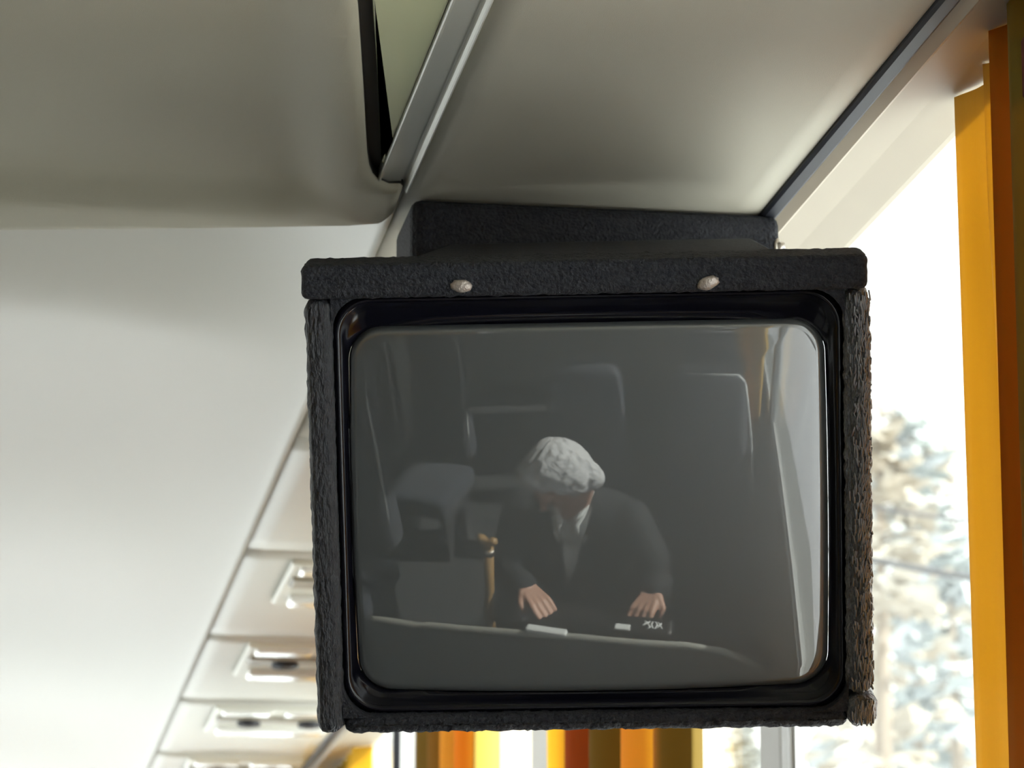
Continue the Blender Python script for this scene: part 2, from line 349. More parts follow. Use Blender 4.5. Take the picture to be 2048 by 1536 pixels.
# near curtain: wide flat fold at its forward edge, then deep narrower folds
def near_pts(u, v):   # u 0 = forward edge (y=2.07) to 1
    y = 1.972 - u * .225
    s = (1.972 - y)
    w_ = .062 + .022 * v
    kn = [(0, .000), (.003, -.006), (.008, -.007), (.016, -.001), (.030, .004), (w_ - .004, .013), (w_, .014), (w_ + .004, -.002), (w_ + .010, -.008), (w_ + .020, .000), (w_ + .035, .006), (w_ + .060, .013), (w_ + .066, -.004), (w_ + .09, .004), (w_ + .11, .012), (w_ + .115, -.004), (w_ + .15, .012), (w_ + .16, -.006), (w_ + .3, .012)]
    for (a, xa), (b, xb) in zip(kn, kn[1:]):
        if a <= s <= b: t = (s - a) / (b - a); t = t * t * (3 - 2 * t); return xa + (xb - xa) * t
    return 0
curtain(1.972, 1.747, XC, 'orange yellow curtain hanging at right beside the window next to the monitor', pts=near_pts)
# dark red block standing in for the shaded top of near curtain
tp = tag(obj('curtain_top_shade', bx(XC - .024, XC - .016, 1.70, 1.79, ZW - .070, ZW - .030, bev=.003), CURTB), 'dark rust red block painted as shade at the top of the right hand curtain', 'curtain shade')
def striped(name, ya, yb, stops):
    m = mat(name, (.5, .3, .05), 0.85, trans=0.5, bump=.3, bscale=900, bdist=.0006); n = m.node_tree
    t = n.nodes.new('ShaderNodeTexCoord'); x = n.nodes.new('ShaderNodeSeparateXYZ'); r = n.nodes.new('ShaderNodeMapRange'); c = n.nodes.new('ShaderNodeValToRGB')
    r.inputs['From Min'].default_value = ya; r.inputs['From Max'].default_value = yb
    n.links.new(t.outputs['Object'], x.inputs[0]); n.links.new(x.outputs['Y'], r.inputs['Value']); n.links.new(r.outputs[0], c.inputs[0])
    for i, (p, col) in enumerate(stops):
        e = c.color_ramp.elements[i] if i < 2 else c.color_ramp.elements.new(p)
        e.position = p; e.color = (*col, 1)
    for nd in n.nodes:
        if nd.type == 'BSDF_PRINCIPLED': n.links.new(c.outputs[0], nd.inputs['Base Color'])
        if nd.type == 'BSDF_TRANSLUCENT': n.links.new(c.outputs[0], nd.inputs[0])
    return m
YEL = (.85, .62, .10); ORA = (.62, .27, .012); RUS = (.36, .10, .004); OLI = (.22, .14, .012); AMB = (.60, .34, .05)
ST1 = striped('striped_yellow_cloth', 6.6, 5.4, [(0, OLI), (1, YEL), (.55, YEL), (.75, OLI), (.9, YEL)])
ST2 = striped('striped_ochre_cloth', 4.69, 4.02, [(0, OLI), (1, OLI), (.28, OLI), (.34, (.27, .15, .01)), (.52, (.3, .16, .01)), (.58, AMB), (.66, AMB), (.72, ORA), (.82, ORA), (.86, YEL), (.93, YEL)])
ST3 = striped('striped_orange_cloth', 3.50, 2.83, [(0, YEL), (1, OLI), (.08, YEL), (.12, RUS), (.30, RUS), (.36, OLI), (.52, OLI), (.56, ORA), (.70, AMB), (.73, YEL), (.80, YEL), (.83, ORA), (.88, OLI)])
ST4 = striped('striped_brown_cloth', 1.838, 1.68, [(0, ORA), (1, OLI), (.08, (.66, .30, .02)), (.18, (.56, .30, .03)), (.3, (.42, .32, .06)), (.6, (.56, .38, .06))])
curtain(1.838, 1.68, XC - .020, 'darker brown and olive striped curtain at the extreme right edge, overlapping the orange one', m=ST4, wl=.06, amp=.007, flare=.04)
curtain(6.6, 5.42, XC, 'bright yellow curtain farthest along the window row below the rack edge', m=ST1, wl=.09)
curtain(4.69, 4.02, XC, 'ochre and orange curtain under the lower left corner of the monitor', m=ST2, wl=.15, amp=.02)
curtain(3.50, 2.83, XC, 'orange and yellow curtain under the middle of the monitor', m=ST3, wl=.13, amp=.02, ph=1.0)
def gathered(u, v):
    z = .672 + ((SILL - .25) - .672) * v; k = max(0, min(1, (z + .56) / .58)); x1 = .610 - .002; x0 = .585 - .105 * k
    return (x0 + (x1 - x0) * (.5 + .5 * math.sin(u * 2 * PI * 3.5))) - XC
curtain(-.04, -.18, XC, 'yellow curtain gathered to a taper beside the window, mirrored at the right of the screen', m=CURT, pts=gathered, bot=SILL - .25, top=.672)
curtain(-1.42, -1.62, XC, 'ochre curtain farther back, mirrored thinly at the top right of the screen', m=CURTD)
curtain(-3.0, -1.8, XW - .05, 'long ochre curtain added over the rear right windows to dim daylight, behind the camera', m=CURTD, wl=.11, top=.672)  # added out of view to cut daylight on the near rows
curtain(-3.1, 2.9, XL + .03, 'unseen ochre curtain added across the opposite windows to dim the near rows', m=CURTD, wl=.12)  # added out of view so less left-side daylight reaches the near ceiling

# ------------------------------------------------------------------ service units on the rack underside
def make_unit(y, label):
    t = thing('service_unit', label, 'service unit', (.44, y + .2, ZR), 0, 'service units under the rack')
    z = 0
    bm = bmesh.new()   # shallow raised plate with chamfered edges
    box(bm, -.104, .098, -.155, .125, -.008, .0, bev=.004)
    obj('plate', bm, UNITM, t)
    bm = bmesh.new(); box(bm, -.096, .092, -.078, -.022, -.013, -.004, bev=.004); obj('nozzle_bar', bm, BEIGE, t)
    for sx_ in (-.045, .050):
        bm = bmesh.new(); cyl(bm, (sx_, -.050, -.014), (0, .15, 1), .019, .008, 20, .016); nz = obj('air_nozzle', bm, RUBBER, t, True)
        bm = bmesh.new(); cyl(bm, (sx_, -.051, -.019), (0, .15, 1), .009, .004, 14); obj('nozzle_cap', bm, PLAST, nz)
    for sx_ in (-.052, .045):
        bm = bmesh.new(); box(bm, sx_ - .040, sx_ + .038, -.138, -.098, -.0125, -.004, bev=.005, seg=3); obj('reading_lamp', bm, LIGHTW, t)
    bm = bmesh.new(); box(bm, -.088, .084, .045, .095, -.017, -.005, bev=.006, seg=3); obj('grip_lip', bm, LIGHTW, t)
    return t
for k, lb in enumerate(['cream service unit nearest the monitor, half hidden by its left edge', 'cream service unit with one black air nozzle showing, second down from the monitor side', 'cream service unit with two black air nozzles level with the bottom of the monitor', 'cream service unit cut off by the lower edge of the photo']):
    make_unit([3.655, 4.28, 4.896, 5.56][k], lb)

# ------------------------------------------------------------------ the monitor
ca, sa = math.cos(-.1997), math.sin(-.1997); cb, sb = math.cos(.3692), math.sin(.3692); cg, sg = math.cos(-.0085), math.sin(-.0085)
Q = Matrix(((ca, -sa, 0), (sa, ca, 0), (0, 0, 1))) @ Matrix(((1, 0, 0), (0, cb, -sb), (0, sb, cb))) @ Matrix(((cg, 0, sg), (0, 1, 0), (-sg, 0, cg)))
U, V, N = Q.col[0], Q.col[2], -Q.col[1]
MW = Matrix((U, V, N)).transposed().to_4x4(); MW.translation = Vector((.361, 1.9482, .4012))
mon = thing('ceiling_monitor', 'carpet covered box television hanging from the rack with a dark rounded screen', 'television'); mon.matrix_world = MW
W2, H2 = .175, .148
def V3_(*a): return Vector(a) if len(a) == 3 else Vector((a[0] * 50, a[0] * 20, 0))
def carpet_board(name, x0, x1, y0, y1, z0, z1, m, amp=.0012, rib=None, r=.006):
    bm = bmesh.new(); t = bmesh.new(); bmesh.ops.create_cube(t, size=1)
    for v in t.verts: v.co = Vector(((x0 + x1) / 2 + v.co.x * (x1 - x0), (y0 + y1) / 2 + v.co.y * (y1 - y0), (z0 + z1) / 2 + v.co.z * (z1 - z0)))
    bmesh.ops.bevel(t, geom=list(t.edges), offset=r, segments=3, profile=.5, affect='EDGES')
    for it in range(7):
        es = [e for e in t.edges if e.calc_length() > .0034]
        if not es: break
        bmesh.ops.subdivide_edges(t, edges=es, cuts=1, use_grid_fill=True)
        if len(t.verts) > 60000: break
    t.normal_update()
    for v in t.verts:
        p = v.co; q = Vector((p.x * 520, p.y * (520 if rib != 'v' else 230), p.z * 260)); a = noise.noise(q) * amp + noise.noise(p * 140) * amp * .5
        if rib == 'v': a += .0006 * math.sin(p.x * 2 * PI / .0042) * amp / .0012
        v.co += v.normal * a
    merge(bm, t); return obj(name, bm, m, mon, True)
carpet_board('top_board', -W2 + .000, W2 - .001, .1275, H2 + .001, -.045, .003, CARPET, .0008, r=.004)
carpet_board('left_board', -W2 + .001, -.1575, -H2, .1270, -.10, .000, CARPETR, .0010, 'v')
rb_ = carpet_board('right_board', .1600, W2 + .001, -H2 + .020, .1270, -.10, .000, CARPETG, .0017, 'v', r=.0074)
carpet_board('bottom_board', -.1570, .1595, -H2 - .0008, -.1375, -.10, -.001, CARPET, .0012)
cr_ = carpet_board('corner_wrap', .1590, W2 + .002, -H2 - .000, -H2 + .0195, -.10, .001, CARPETG, .0016, 'v')
for sx_, x_, sy_, y_ in ((1, -.1575, 1, -.1385), (-1, .1600, 1, -.1385), (1, -.1575, -1, .1280), (-1, .1600, -1, .1280)):
    bm = bmesh.new(); fr_ = [(x_, y_), ] + [(x_ + sx_ * .022 * (1 - math.sin(a / 8 * PI / 2)), y_ + sy_ * .022 * (1 - math.cos(a / 8 * PI / 2))) for a in range(9)]
    v0 = [bm.verts.new((x, y, -.0025)) for x, y in fr_]; v1 = [bm.verts.new((x, y, -.05)) for x, y in fr_]; bm.faces.new(v0); bm.faces.new(v1[::-1])
    for i in range(len(v0)): bm.faces.new((v0[i], v0[(i + 1) % len(v0)], v1[(i + 1) % len(v0)], v1[i]))
    obj('corner_gusset', bm, CARPET, mon)
# rear housing, narrower, tapering back to the rack
bm = bmesh.new()
fr = [(-.150, .138), (.150, .138), (.150, -.135), (-.150, -.135)]; bk = [(-.105, .130), (.118, .130), (.10, -.06), (-.09, -.06)]
A = [bm.verts.new((x, y - .003, -.035)) for x, y in fr]; m1 = [bm.verts.new((x * .9, y, -.09)) for x, y in fr]; B = [bm.verts.new((x, y, -.335)) for x, y in bk]
for a, b in ((A, m1), (m1, B)):
    for i in range(4): bm.faces.new((a[i], a[(i + 1) % 4], b[(i + 1) % 4], b[i]))
bm.faces.new(A[::-1]); bm.faces.new(B); bmesh.ops.bevel(bm, geom=list(bm.edges), offset=.006, segments=2, profile=.5, affect='EDGES')
obj('rear_housing', bm, CARPET, mon)
# mounting block between housing and rack (built level with the rack)
inv = MW.inverted()
bm = bx(.286, .560, 2.240, 2.335, .575, ZR - .0005, bev=.008, seg=3)
mb = obj('mounting_block', bm, CARPET, mon); mb.matrix_parent_inverse = inv
bm = bmesh.new(); cyl(bm, (.5605, 2.243, .655), (1, -.5, 0), .0045, .006, 14, .003); cyl(bm, (.5590, 2.246, .655), (1, -.5, 0), .0075, .002, 16)
bo = obj('bolt', bm, STEEL, mb, True)
# snap studs on the top board, flat and worn
for u_, v_, an in ((-.0758, .1345, -.1), (.0762, .1335, .35)):
    bm = bmesh.new(); bmesh.ops.create_uvsphere(bm, u_segments=18, v_segments=10, radius=1)
    for v in bm.verts: k = 1 + .22 * noise.noise(v.co * 2.3 + V3_(u_)); v.co = Vector((v.co.x * .0068 * k, v.co.y * .0040 * k, v.co.z * .0022))
    bmesh.ops.transform(bm, matrix=Matrix.Translation((u_, v_, .0042)) @ Matrix.Rotation(an, 4, 'Z'), verts=bm.verts)
    obj('snap_stud', bm, STUDM, mon, True)
# looped pile standing out of the carpet on the window side, paler to carry glints
def loops(board, x0, x1, y0, y1, z1, n_, m):
    bm = bmesh.new(); rr_ = random.Random(5)
    for i in range(n_):
        y = rr_.uniform(y0 + .003, y1 - .003); q = rr_.random() ** .42
        x = x0 + (x1 - x0) * q; e_ = max(0, (x - (x1 - .006)) / .006); z = z1 - .0001 - .0055 * (1 - math.sqrt(max(0, 1 - e_ * e_)))
        L_ = rr_.uniform(.0008, .0030); c_ = V3_(x, y, z); r0 = rr_.uniform(.0005, .0009); capsule(bm, c_ - V3_(rr_.uniform(-.0008, .0008), L_, 0), c_ + V3_(rr_.uniform(-.0008, .0008), L_, .0003), r0, r0, 6, 2)
    o = obj('carpet_loops', bm, m, board, True); o['kind'] = 'stuff'; return o
loops(rb_, .1615, W2 + .0002, -H2 + .022, .126, 0, 900, LOOPM)
loops(cr_, .1600, W2 + .0012, -H2 + .001, -H2 + .018, .001, 120, LOOPM)
# rounded contour generator
def rrect(x0, x1, y0, y1, r, n=10, bulge=0.0, ns=14):
    pts = []; cs = [(x1 - r, y1 - r, 0), (x0 + r, y1 - r, PI / 2), (x0 + r, y0 + r, PI), (x1 - r, y0 + r, 1.5 * PI)]
    for ci, (cx, cy, a0) in enumerate(cs):
        for i in range(n + 1):
            a = a0 + PI / 2 * i / n; pts.append((cx + r * math.cos(a), cy + r * math.sin(a)))
        nx_, ny_, na = cs[(ci + 1) % 4]; e = pts[-1]; s_ = (nx_ + r * math.cos(na), ny_ + r * math.sin(na))
        for i in range(1, ns): t = i / ns; pts.append((e[0] + (s_[0] - e[0]) * t, e[1] + (s_[1] - e[1]) * t))
    if bulge:
        mx, my = (x0 + x1) / 2, (y0 + y1) / 2; hx, hy = (x1 - x0) / 2, (y1 - y0) / 2
        pts = [(x + bulge * ((x - mx) / hx) * (1 - ((y - my) / hy) ** 2), y + bulge * ((y - my) / hy) * (1 - ((x - mx) / hx) ** 2)) for x, y in pts]
    return pts
RS = 1.0; UC, VC = -.0006, -.0088; WA = -.004
def sph(u, v): d2 = (u - UC) ** 2 + (v - VC) ** 2; return WA - (RS - math.sqrt(RS * RS - d2))
G = rrect(-.1478, .1475, -.1240, .1065, .020, bulge=.0012)
def scale_c(pts, d):
    out = []
    n_ = len(pts)
    for i in range(n_):
        a = Vector(pts[i - 1]); c = Vector(pts[(i + 1) % n_]); t = (c - a).normalized(); out.append((pts[i][0] + t.y * d, pts[i][1] - t.x * d))
    return out
# picture tube: spherical face, edge rolled back
bm = bmesh.new(); n_ = len(G); ring = []
roll = [(0.0006, -.0040), (.0, -.0026), (-.0008, -.0014), (-.0018, -.0006), (-.0032, -.0001), (-.005, 0)]
for d, dz in roll:
    ring.append([bm.verts.new((x, y, sph(x, y) + dz)) for x, y in scale_c(G, d)])
base = scale_c(G, -.005)
K = 26
for k in range(1, K):
    t = 1 - k / K; ring.append([bm.verts.new((UC + (x - UC) * t, VC + (y - VC) * t, sph(UC + (x - UC) * t, VC + (y - VC) * t))) for x, y in base])
for a, b in zip(ring, ring[1:]):
    for i in range(n_): bm.faces.new((a[i], a[(i + 1) % n_], b[(i + 1) % n_], b[i]))
cv = bm.verts.new((UC, VC, WA))
for i in range(n_): bm.faces.new((ring[-1][i], ring[-1][(i + 1) % n_], cv))
scr = obj('screen', bm, TUBE, mon, True)
# bezel
O = rrect(-.1580, .1600, -.1385, .1285, .022)
O2 = rrect(-.1560, .1580, -.1365, .1265, .023)
Gs = G
# resample both contours have same vertex count so they can be bridged
prof_b = [('o', 0, -.060), ('o', 0, -.014), ('p', 0, -.0105), ('p', -.0018, -.0100), ('p', -.0036, -.0118), ('m', .25, -.0150), ('m', .55, -.0185), ('m', .85, -.0205), ('g', 0.0008, 'e')]
rings = []
for kd, d, z in prof_b:
    if kd == 'o': pts = [(x, y, z) for x, y in O]
    elif kd == 'p': pts = [(x, y, z) for x, y in scale_c(O2, d)]
    elif kd == 'm':
        Pp = scale_c(O2, -.0036); pts = [(p[0] * (1 - d) + g[0] * d, p[1] * (1 - d) + g[1] * d, z * (1 - d * .5) + d * .5 * (sph(*g) - .004)) for p, g in zip(Pp, G)]
    else: pts = [(x, y, sph(x, y) - .0035) for x, y in scale_c(G, d)]
    rings.append([bm2 for bm2 in pts])
bm = bmesh.new(); R_ = [[bm.verts.new(p) for p in rg] for rg in rings]
for a, b in zip(R_, R_[1:]):
    for i in range(n_): bm.faces.new((a[i], a[(i + 1) % n_], b[(i + 1) % n_], b[i]))
obj('bezel', bm, GLOSSBLK, mon, True)

# ------------------------------------------------------------------ seats (seen mirrored in the tube)
def make_seat(x, y, label, first=None, parts_too=True):
    t = thing('coach_seat', label, 'seat', (x, y, FLOOR), 0, 'coach seats behind and beside the passenger')
    if first:
        for chd in first.children:
            c = chd.copy(); COL.objects.link(c); c.parent = t
            for g_ in (chd.children if parts_too else ()): d = g_.copy(); COL.objects.link(d); d.parent = c
        return t
    bm = bmesh.new(); box(bm, -.195, .215, .0, .46, .29, .42, bev=.045, seg=4); obj('seat_cushion', bm, SEATM, t, True)
    bm = bmesh.new(); box(bm, -.19, .19, -.13, .015, .42, 1.32, bev=.05, seg=4)
    for v in bm.verts:
        v.co.y -= (v.co.z - .42) * .10
        v.co.x = v.co.x * (1 - .34 * max(0, (v.co.z - .6) / .72) ** 2) - .02 * max(0, (v.co.z - .6) / .72)
    bk_ = obj('backrest', bm, SEATM, t, True)
    pts = []
    def edge(z): k = max(0, (z - .6) / .72); return .186 * (1 - .34 * k * k), -.02 * k
    for i in range(12): z = .55 + .70 * i / 11; h_, o_ = edge(z); pts.append((o_ + h_, .018 - (z - .42) * .10, z))
    for i in range(1, 8): a = PI / 2 * i / 7; h_, o_ = edge(1.27); pts.append((o_ + h_ - .05 + .05 * math.cos(a), .01 - .088, 1.27 + .048 * math.sin(a)))
    pts += [(o_ - .09, -.080, 1.318)]
    bm = bmesh.new(); tube(bm, pts, .006, 8, taper=[.006] * (len(pts) - 1) + [.001]); obj('piping', bm, PIPE, bk_, True)
    bm = bmesh.new(); box(bm, -.18, -.14, .05, .40, .0, .30, bev=.008); box(bm, .14, .18, .05, .40, .0, .30, bev=.008); box(bm, -.19, .19, .05, .4, .27, .295, bev=.006); obj('seat_base', bm, PLAST, t)
    bm = bmesh.new(); tube(bm, [(-.212, -.07, .66), (-.212, .02, .665), (-.212, .26, .65), (-.212, .30, .60)], .014, 10); obj('armrest', bm, PLAST, t, True)
    return t
R1 = .26
s0 = make_seat(.42, R1, 'dark slate window seat with pale piping beside the grey haired passenger')
make_seat(-.03, R1, 'dark slate seat the grey haired passenger sits on', s0, False)
make_seat(.415, R1 - .95, 'dark slate window seat in the row behind the passenger', s0)
make_seat(-1.08, R1, 'slate seat across the aisle, level with the passenger', s0)
make_seat(-1.54, R1, 'slate window seat across the aisle, level with the passenger', s0)
make_seat(-1.08, R1 - .95, 'slate seat across the aisle, one row behind the passenger', s0)
make_seat(-1.54, R1 - .95, 'slate window seat across the aisle, one row behind the passenger', s0)

# low partition in front of the passenger, with a pale handrail
YP = 1.12
part_ = thing('partition', 'low grey partition with a curved pale handrail in front of the passenger', 'partition', (.15, YP, FLOOR))
def pl(x, z, y=0): return (x - .15, y, z - FLOOR)
rail = [(-.50, -.592), (-.426, -.579), (-.204, -.545), (-.034, -.523), (.136, -.504), (.31, -.498), (.406, -.493), (.492, -.503), (.556, -.532), (.597, -.563), (.616, -.609)]
bm = bmesh.new(); tube(bm, [pl(x, z) for x, z in rail], .010, 12); obj('handrail', bm, TRIMG, part_, True)
bm = bmesh.new(); top_ = [bm.verts.new(pl(x, z - .012, -.012)) for x, z in rail]; bot_ = [bm.verts.new(pl(x, FLOOR, -.012)) for x, z in rail]
top2 = [bm.verts.new(pl(x, z - .012, .012)) for x, z in rail]; bot2 = [bm.verts.new(pl(x, FLOOR, .012)) for x, z in rail]
for i in range(len(rail) - 1):
    for q in ((top_[i], top_[i + 1], bot_[i + 1], bot_[i]), (top2[i], bot2[i], bot2[i + 1], top2[i + 1]), (top_[i], top2[i], top2[i + 1], top_[i + 1]), (bot_[i], bot_[i + 1], bot2[i + 1], bot2[i])): bm.faces.new(q)
for a, b, c, d in ((top_[0], bot_[0], bot2[0], top2[0]), (top_[-1], top2[-1], bot2[-1], bot_[-1])): bm.faces.new((a, b, c, d))
obj('partition_panel', bm, mat('grey_partition_laminate', (0.10, 0.11, 0.115), 0.6), part_)

# ------------------------------------------------------------------ passenger
def V3(*a): return Vector(a)
Hc = V3(-.022, .62, -.312)          # head centre
tiltq = (Matrix.Rotation(math.radians(48), 4, 'Z') @ Matrix.Rotation(math.radians(-48), 4, 'X')).to_quaternion()   # bowed forward
def hd(x, y, z): return Hc + tiltq @ V3(x, y, z)
bm = bmesh.new()
ellip(bm, Hc, (.074, .094, .112), tiltq, 24); ellip(bm, hd(0, .028, -.055), (.055, .062, .065), tiltq)
capsule(bm, hd(0, .085, .012), hd(0, .112, -.025), .009, .013); capsule(bm, hd(-.012, .086, -.062), hd(.012, .086, -.062), .009, .009)
for s in (-1, 1):
    ellip(bm, hd(s * .076, -.005, -.012), (.010, .02, .032), tiltq, 12); ellip(bm, hd(s * .03, .084, .012), (.014, .010, .009), tiltq, 10); capsule(bm, hd(s * .015, .088, .03), hd(s * .045, .08, .028), .008, .006)
nb = V3(-.01, .52, -.47)
capsule(bm, hd(0, -.03, -.07), nb, .054, .06)
capsule(bm, V3(-.09, .47, -.56), V3(.09, .47, -.56), .085, .085); capsule(bm, V3(-.06, .45, -.72), V3(.06, .45, -.72), .11, .11); capsule(bm, V3(-.08, .50, -.86), V3(.08, .50, -.86), .105, .105)
arms = {-1: (V3(-.19, .50, -.52), V3(-.235, .62, -.72), V3(-.100, .79, -.625)), 1: (V3(.18, .50, -.52), V3(.31, .61, -.70), V3(.295, .80, -.575))}
for s, (a, b, c) in arms.items():
    capsule(bm, a, b, .048, .040); capsule(bm, b, c, .040, .026)
legs = {-1: (V3(-.10, .53, -.87), V3(-.13, .93, -.84), V3(-.14, .90, -1.34)), 1: (V3(.09, .53, -.87), V3(.13, .93, -.84), V3(.14, .90, -1.34))}
for s, (a, b, c) in legs.items():
    capsule(bm, a, b, .085, .06); capsule(bm, b, c, .055, .036); capsule(bm, c, c + V3(0, .12, -.04), .036, .028)
def hand(bm, w, d, side_, curl=.9):
    """w wrist, d forward direction; palm down, curled fingers"""
    d = d.normalized(); sd_ = d.cross(V3(0, 0, 1)).normalized() * side_; upv = sd_.cross(d) * side_
    if upv.z < 0: upv = -upv
    c = w + d * .045
    for k in range(4): capsule(bm, w + sd_ * (k - 1.5) * .011 + d * .01, w + d * .082 + sd_ * (k - 1.5) * .0195 , .014, .0115, 10, 3)
    ln = [.040, .046, .042, .033]
    for k in range(4):
        p = w + d * .085 + sd_ * (k - 1.5) * .0205; a = 0.35; seg_ = ln[k]
        for j, (L_, r_) in enumerate(((seg_, .0092), (seg_ * .65, .0083), (seg_ * .5, .0072))):
            dr = (d * math.cos(a) - upv * math.sin(a)); q = p + dr * L_; capsule(bm, p, q, r_, r_ * .93, 10, 3); p = q; a += curl * (.75 if j == 0 else .6)
    p = w + d * .022 - sd_ * .026 * 1; q = p + (d * .8 - sd_ * .7 - upv * .3).normalized() * .036; r2_ = q + (d * .9 - sd_ * .05 - upv * .5).normalized() * .030
    capsule(bm, p + sd_ * .012, p, .014, .0135, 10, 3); capsule(bm, p, q, .0125, .0105, 10, 3); capsule(bm, q, r2_, .0103, .009, 10, 3)
hand(bm, arms[-1][2], V3(.55, .45, -.20), 1, .8)
hand(bm, arms[1][2], V3(-.25, .75, -.25), -1, .8)
me = remesh(bm, .0042, 3, 'body')
person = tag(obj('person', me, SKIN, None, True), 'grey haired person in dark jacket bowed forward, mirrored in the television screen', 'person')
# hair: cap with a wisp at the forehead
bm = bmesh.new(); ellip(bm, hd(0, -.012, .018), (.083, .100, .108), tiltq, 24)
ellip(bm, hd(.006, -.022, .0), (.084, .090, .108), tiltq, 20); ellip(bm, hd(-.010, .040, .075), (.062, .050, .042), tiltq, 20)
capsule(bm, hd(-.03, .062, .075), hd(-.088, .075, .045), .020, .007)
ellip(bm, hd(.040, -.050, -.055), (.046, .045, .062), tiltq, 16); ellip(bm, hd(-.040, -.050, -.045), (.044, .042, .055), tiltq, 16)
hm = remesh(bm, .0035, 5, 'hair')
# cut away the face opening
t = bmesh.new(); t.from_mesh(hm); inv_q = tiltq.inverted()
kill = []
for v in t.verts:
    l = inv_q @ (v.co - Hc)
    if l.z < -.05 + (-.075 if l.y < .0 else 0) or (l.y > .045 and l.z < .040): kill.append(v)
bmesh.ops.delete(t, geom=kill, context='VERTS'); even_rim(t, 8); t.normal_update()
for v in t.verts: l = inv_q @ (v.co - Hc); v.co += v.normal * (.0045 * noise.noise(V3(l.x * 95 + l.z * 20, l.y * 22, l.z * 60)) + .004 * noise.noise(l * 28))
t.to_mesh(hm); t.free()
obj('hair', hm, HAIR, person, True)
# jacket
bm = bmesh.new(); J = .020
capsule(bm, V3(-.11, .47, -.545), V3(.10, .47, -.545), .085 + J, .085 + J); capsule(bm, V3(-.06, .46, -.72), V3(.06, .46, -.72), .11 + J, .11 + J); capsule(bm, V3(-.08, .50, -.84), V3(.08, .50, -.84), .105 + J, .105 + J)
capsule(bm, V3(-.05, .485, -.485), V3(.04, .485, -.485), .07, .07)
for s, (a, b, c) in arms.items():
    capsule(bm, a, b, .048 + J, .042 + J); e_ = b + (c - b) * .93; capsule(bm, b, e_, .042 + J, .034 + J * .5)
jm = remesh(bm, .007, 4, 'jacket')
t = bmesh.new(); t.from_mesh(jm)
# open front: a V at the chest down from the neck
kill = [v for v in t.verts if v.co.y > .50 and abs(v.co.x + .01) < max(0, .055 * (v.co.z + .74) / .22) and v.co.z > -.74]
kill += [v for v in t.verts if (v.co - V3(-.01, .53, -.43)).length < .062]
bmesh.ops.delete(t, geom=list(set(kill)), context='VERTS'); even_rim(t); t.to_mesh(jm); t.free()
obj('jacket', jm, JACK, person, True)
bm = bmesh.new(); capsule(bm, V3(-.07, .482, -.55), V3(.06, .482, -.55), .092, .092); capsule(bm, V3(-.04, .47, -.72), V3(.04, .47, -.72), .118, .118); capsule(bm, V3(-.02, .49, -.47), V3(.0, .49, -.47), .065, .065)
sh = obj('shirt', remesh(bm, .008, 4, 'shirt'), SHIRT, person, True)
for s in (-1, 1):   # collar points
    bm = bmesh.new(); tube(bm, [(-.01 + s * .060, .50, -.425), (-.01 + s * .050, .555, -.455), (-.01 + s * .026, .590, -.505), (-.01 + s * .035, .602, -.545)], .01, 8, taper=[.012, .015, .014, .004]); obj('collar', bm, SHIRT, sh, True)
bm = bmesh.new()
capsule(bm, V3(-.08, .50, -.88), V3(.08, .50, -.88), .118, .118)
for s, (a, b, c) in legs.items(): capsule(bm, a, b, .098, .076); capsule(bm, b, c, .073, .060)
obj('trousers', remesh(bm, .008, 4, 'trousers'), TROU, person, True)
for s in (-1, 1):
    bm = bmesh.new(); c = legs[s][2]; capsule(bm, c + V3(0, -.01, -.048), c + V3(0, .17, -.052), .042, .036); capsule(bm, c, c + V3(0, 0, .03), .045, .045); obj('shoe', remesh(bm, .006, 3, 'shoe'), LEATHER, person, True)

# dark bag on the passenger's lap, with a white stitched squiggle
bag = thing('shoulder_bag', 'dark soft bag on the passenger lap with a white looped mark', 'bag', (.17, .95, -.735))
bm = bmesh.new(); box(bm, -.24, .16, -.17, .10, -.03, .065, bev=.03, seg=4); box(bm, -.085, .205, .060, .130, -.03, .236, bev=.020, seg=4)
for v in bm.verts: v.co.z += .012 * noise.noise(v.co * 12)
obj('bag_body', bm, LEATHER, bag, True)
bm = bmesh.new(); Zm = .2335
def mk(p): return [(.122 + x * .056, .076 + y * .040, Zm + .012 * (.5 - abs(y - .5))) for x, y in p]
for p in ([(0, .05), (.2, .35), (.38, .75), (.30, .95)], [(.02, .7), (.15, .5), (.32, .28), (.42, .05)], [(.42, .5), (.5, .82), (.62, .85), (.68, .55), (.6, .25), (.48, .22), (.42, .5)], [(.62, .1), (.78, .45), (.92, .8), (1.0, 1.0)], [(.66, .85), (.8, .55), (.9, .2)]):
    tube(bm, mk(p), .0028, 8)
obj('stitched_mark', bm, SHIRT, bag, True)
bm = bmesh.new(); box(bm, .055, .095, .102, .124, .226, .237, bev=.003); obj('white_tab', bm, SHIRT, bag)
pp = tag(obj('paper', bx(.01, .115, 1.105, 1.130, -.506, -.492, bev=.005), SHIRT), 'small white folded paper lying at the rail under the passenger hand', 'paper')

# walking stick
cane = thing('walking_stick', 'brown wooden walking stick with short cross handle left of the passenger hand', 'walking stick', (-.20, .82, FLOOR))
bm = bmesh.new(); tube(bm, [(-.03, 0, 0), (-.025, 0, .4), (-.015, 0, .7), (.008, 0, .955)], .009, 12, taper=[.010, .013, .015, .015]); obj('shaft', bm, CANEM, cane, True)
bm = bmesh.new(); tube(bm, [(-.026, 0, .990), (-.012, 0, .984), (.008, 0, .972), (.024, 0, .980), (.034, 0, .984)], .012, 12, taper=[.010, .016, .011, .015, .009]); obj('handle', bm, CANEM, cane, True)
bm = bmesh.new(); cyl(bm, (.006, 0, .94), (.1, 0, 1), .0175, .02, 14); obj('collar', bm, STEEL, cane, True)

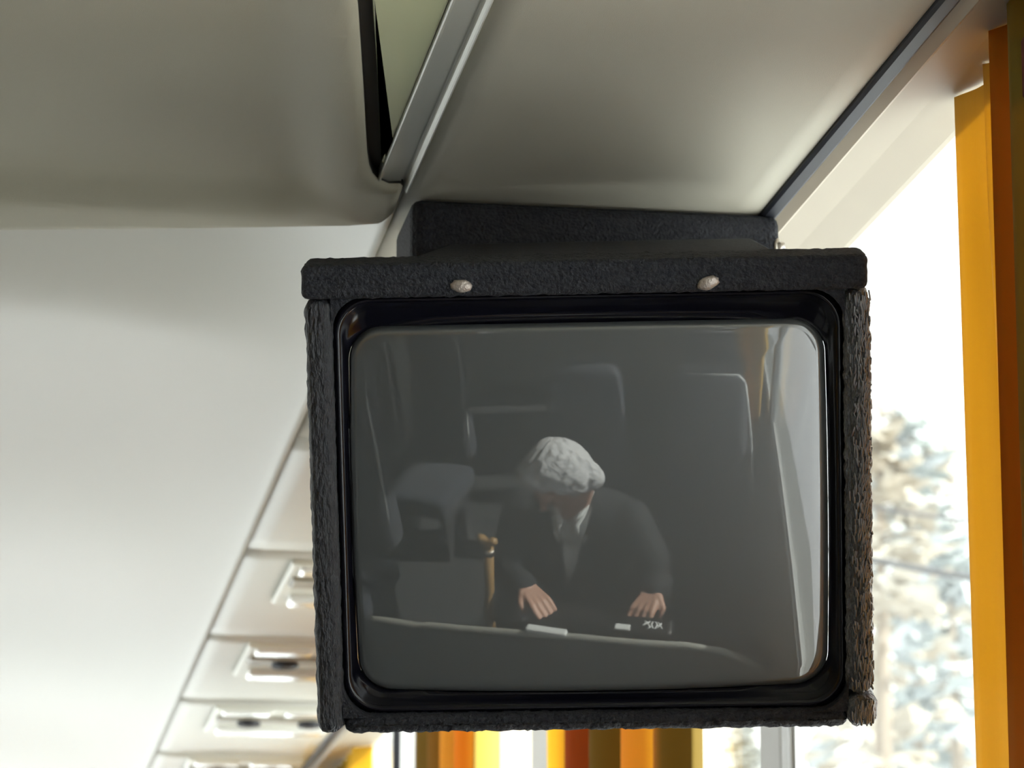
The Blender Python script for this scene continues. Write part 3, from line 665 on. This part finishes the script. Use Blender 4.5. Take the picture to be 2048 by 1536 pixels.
# ------------------------------------------------------------------ outside
gm = bmesh.new(); nG = 40; gv = []
def gz(x, y):
    r = max(0, x - 14); return -2.9 + .28 * r ** 1.0 * (1 if x > 14 else 0) * min(1, r / 20) + 1.2 * noise.noise(V3(x * .05, y * .05, 0)) * min(1, r / 10)
for i in range(nG + 1):
    gv.append([gm.verts.new((3 + 87 * (i / nG) ** 1.3, -60 + 260 * j / 50, gz(3 + 87 * (i / nG) ** 1.3, -60 + 260 * j / 50))) for j in range(51)])
for i in range(nG):
    for j in range(50): gm.faces.new((gv[i][j], gv[i + 1][j], gv[i + 1][j + 1], gv[i][j + 1]))
hill = obj('snowy_hillside', gm, SNOWH, None, True); struct(hill)
struct(obj('snow_ground', bx(-120, 3.2, -80, 220, -3.0, -2.9), SNOW))
def tree(x, y, h, m, label, group):
    t = thing('tree', label, 'tree', (x, y, gz(x, y) - .1), random.uniform(0, 6), group)
    bm = bmesh.new(); tube(bm, [(0, 0, 0), (.05, 0, h * .5), (0, 0, h * .96)], .1, 7, taper=[h * .022, h * .014, .02]); obj('trunk', bm, BARK, t)
    bm = bmesh.new()
    for k in range(420):
        f_ = random.random() ** .8; z0 = h * (.22 + .78 * f_); r = h * .17 * (1 - f_) ** .7 * random.random() ** .5 + .03; a_ = random.uniform(0, 2 * PI)
        c = V3(math.cos(a_) * r, math.sin(a_) * r, z0); e = h * .022 * random.uniform(.6, 1.5)
        q = [bm.verts.new(c + V3(random.uniform(-1, 1), random.uniform(-1, 1), random.uniform(-.5, .5)) * e) for _ in range(4)]
        for tri in ((0, 1, 2), (0, 1, 3), (0, 2, 3), (1, 2, 3)): bm.faces.new([q[i] for i in tri])
    obj('crown', bm, m, t)
rg = random.Random(3)
def tree_at(tn, d, h, m, lb): tree(d * tn, d, h, m, lb, None)
for tn, d, h, m, lb in ((.281, 26, 9.2, NEED2, 'tall pale brown larch just right of the monitor, outside the window'),
    (.292, 38, 12.2, NEED, 'grey green snow dusted conifer outside, between the monitor and the right hand curtain'),
    (.304, 33, 9.4, NEED, 'snow dusted conifer outside, touching the edge of the right hand curtain'),
    (.287, 50, 14.2, NEED2, 'hazy brown larch top behind the snow dusted conifer outside'),
    (.300, 60, 16.4, NEED2, 'farthest brown tree top outside, beside the right hand curtain'),
    (.285, 20, 4.0, NEED, 'low green conifer at the bottom right of the window view'),
    (.235, 44, 9.0, NEED, 'conifer outside hidden behind the lower edge of the monitor'),
    (.190, 48, 8.0, NEED2, 'brown larch outside below the middle of the monitor'),
    (.150, 55, 9.0, NEED, 'conifer outside between the two lower curtains')):
    tree_at(tn, d, h, m, lb)
for k, (za, zb) in enumerate(((6.55, 6.25), (6.05, 5.60))):
    bm = bmesh.new(); tube(bm, [(3.5 + i * .12, 14, (za + .18 + (zb - za) * i / 10) * 14 / 32 - .02 * math.sin(PI * i / 10)) for i in range(11)], .009 + .008 * k, 6)
    tag(obj('overhead_cable', bm, PLAST), ('thin upper' if k == 0 else 'thicker lower') + ' dark cable crossing the view outside the window', 'cable')
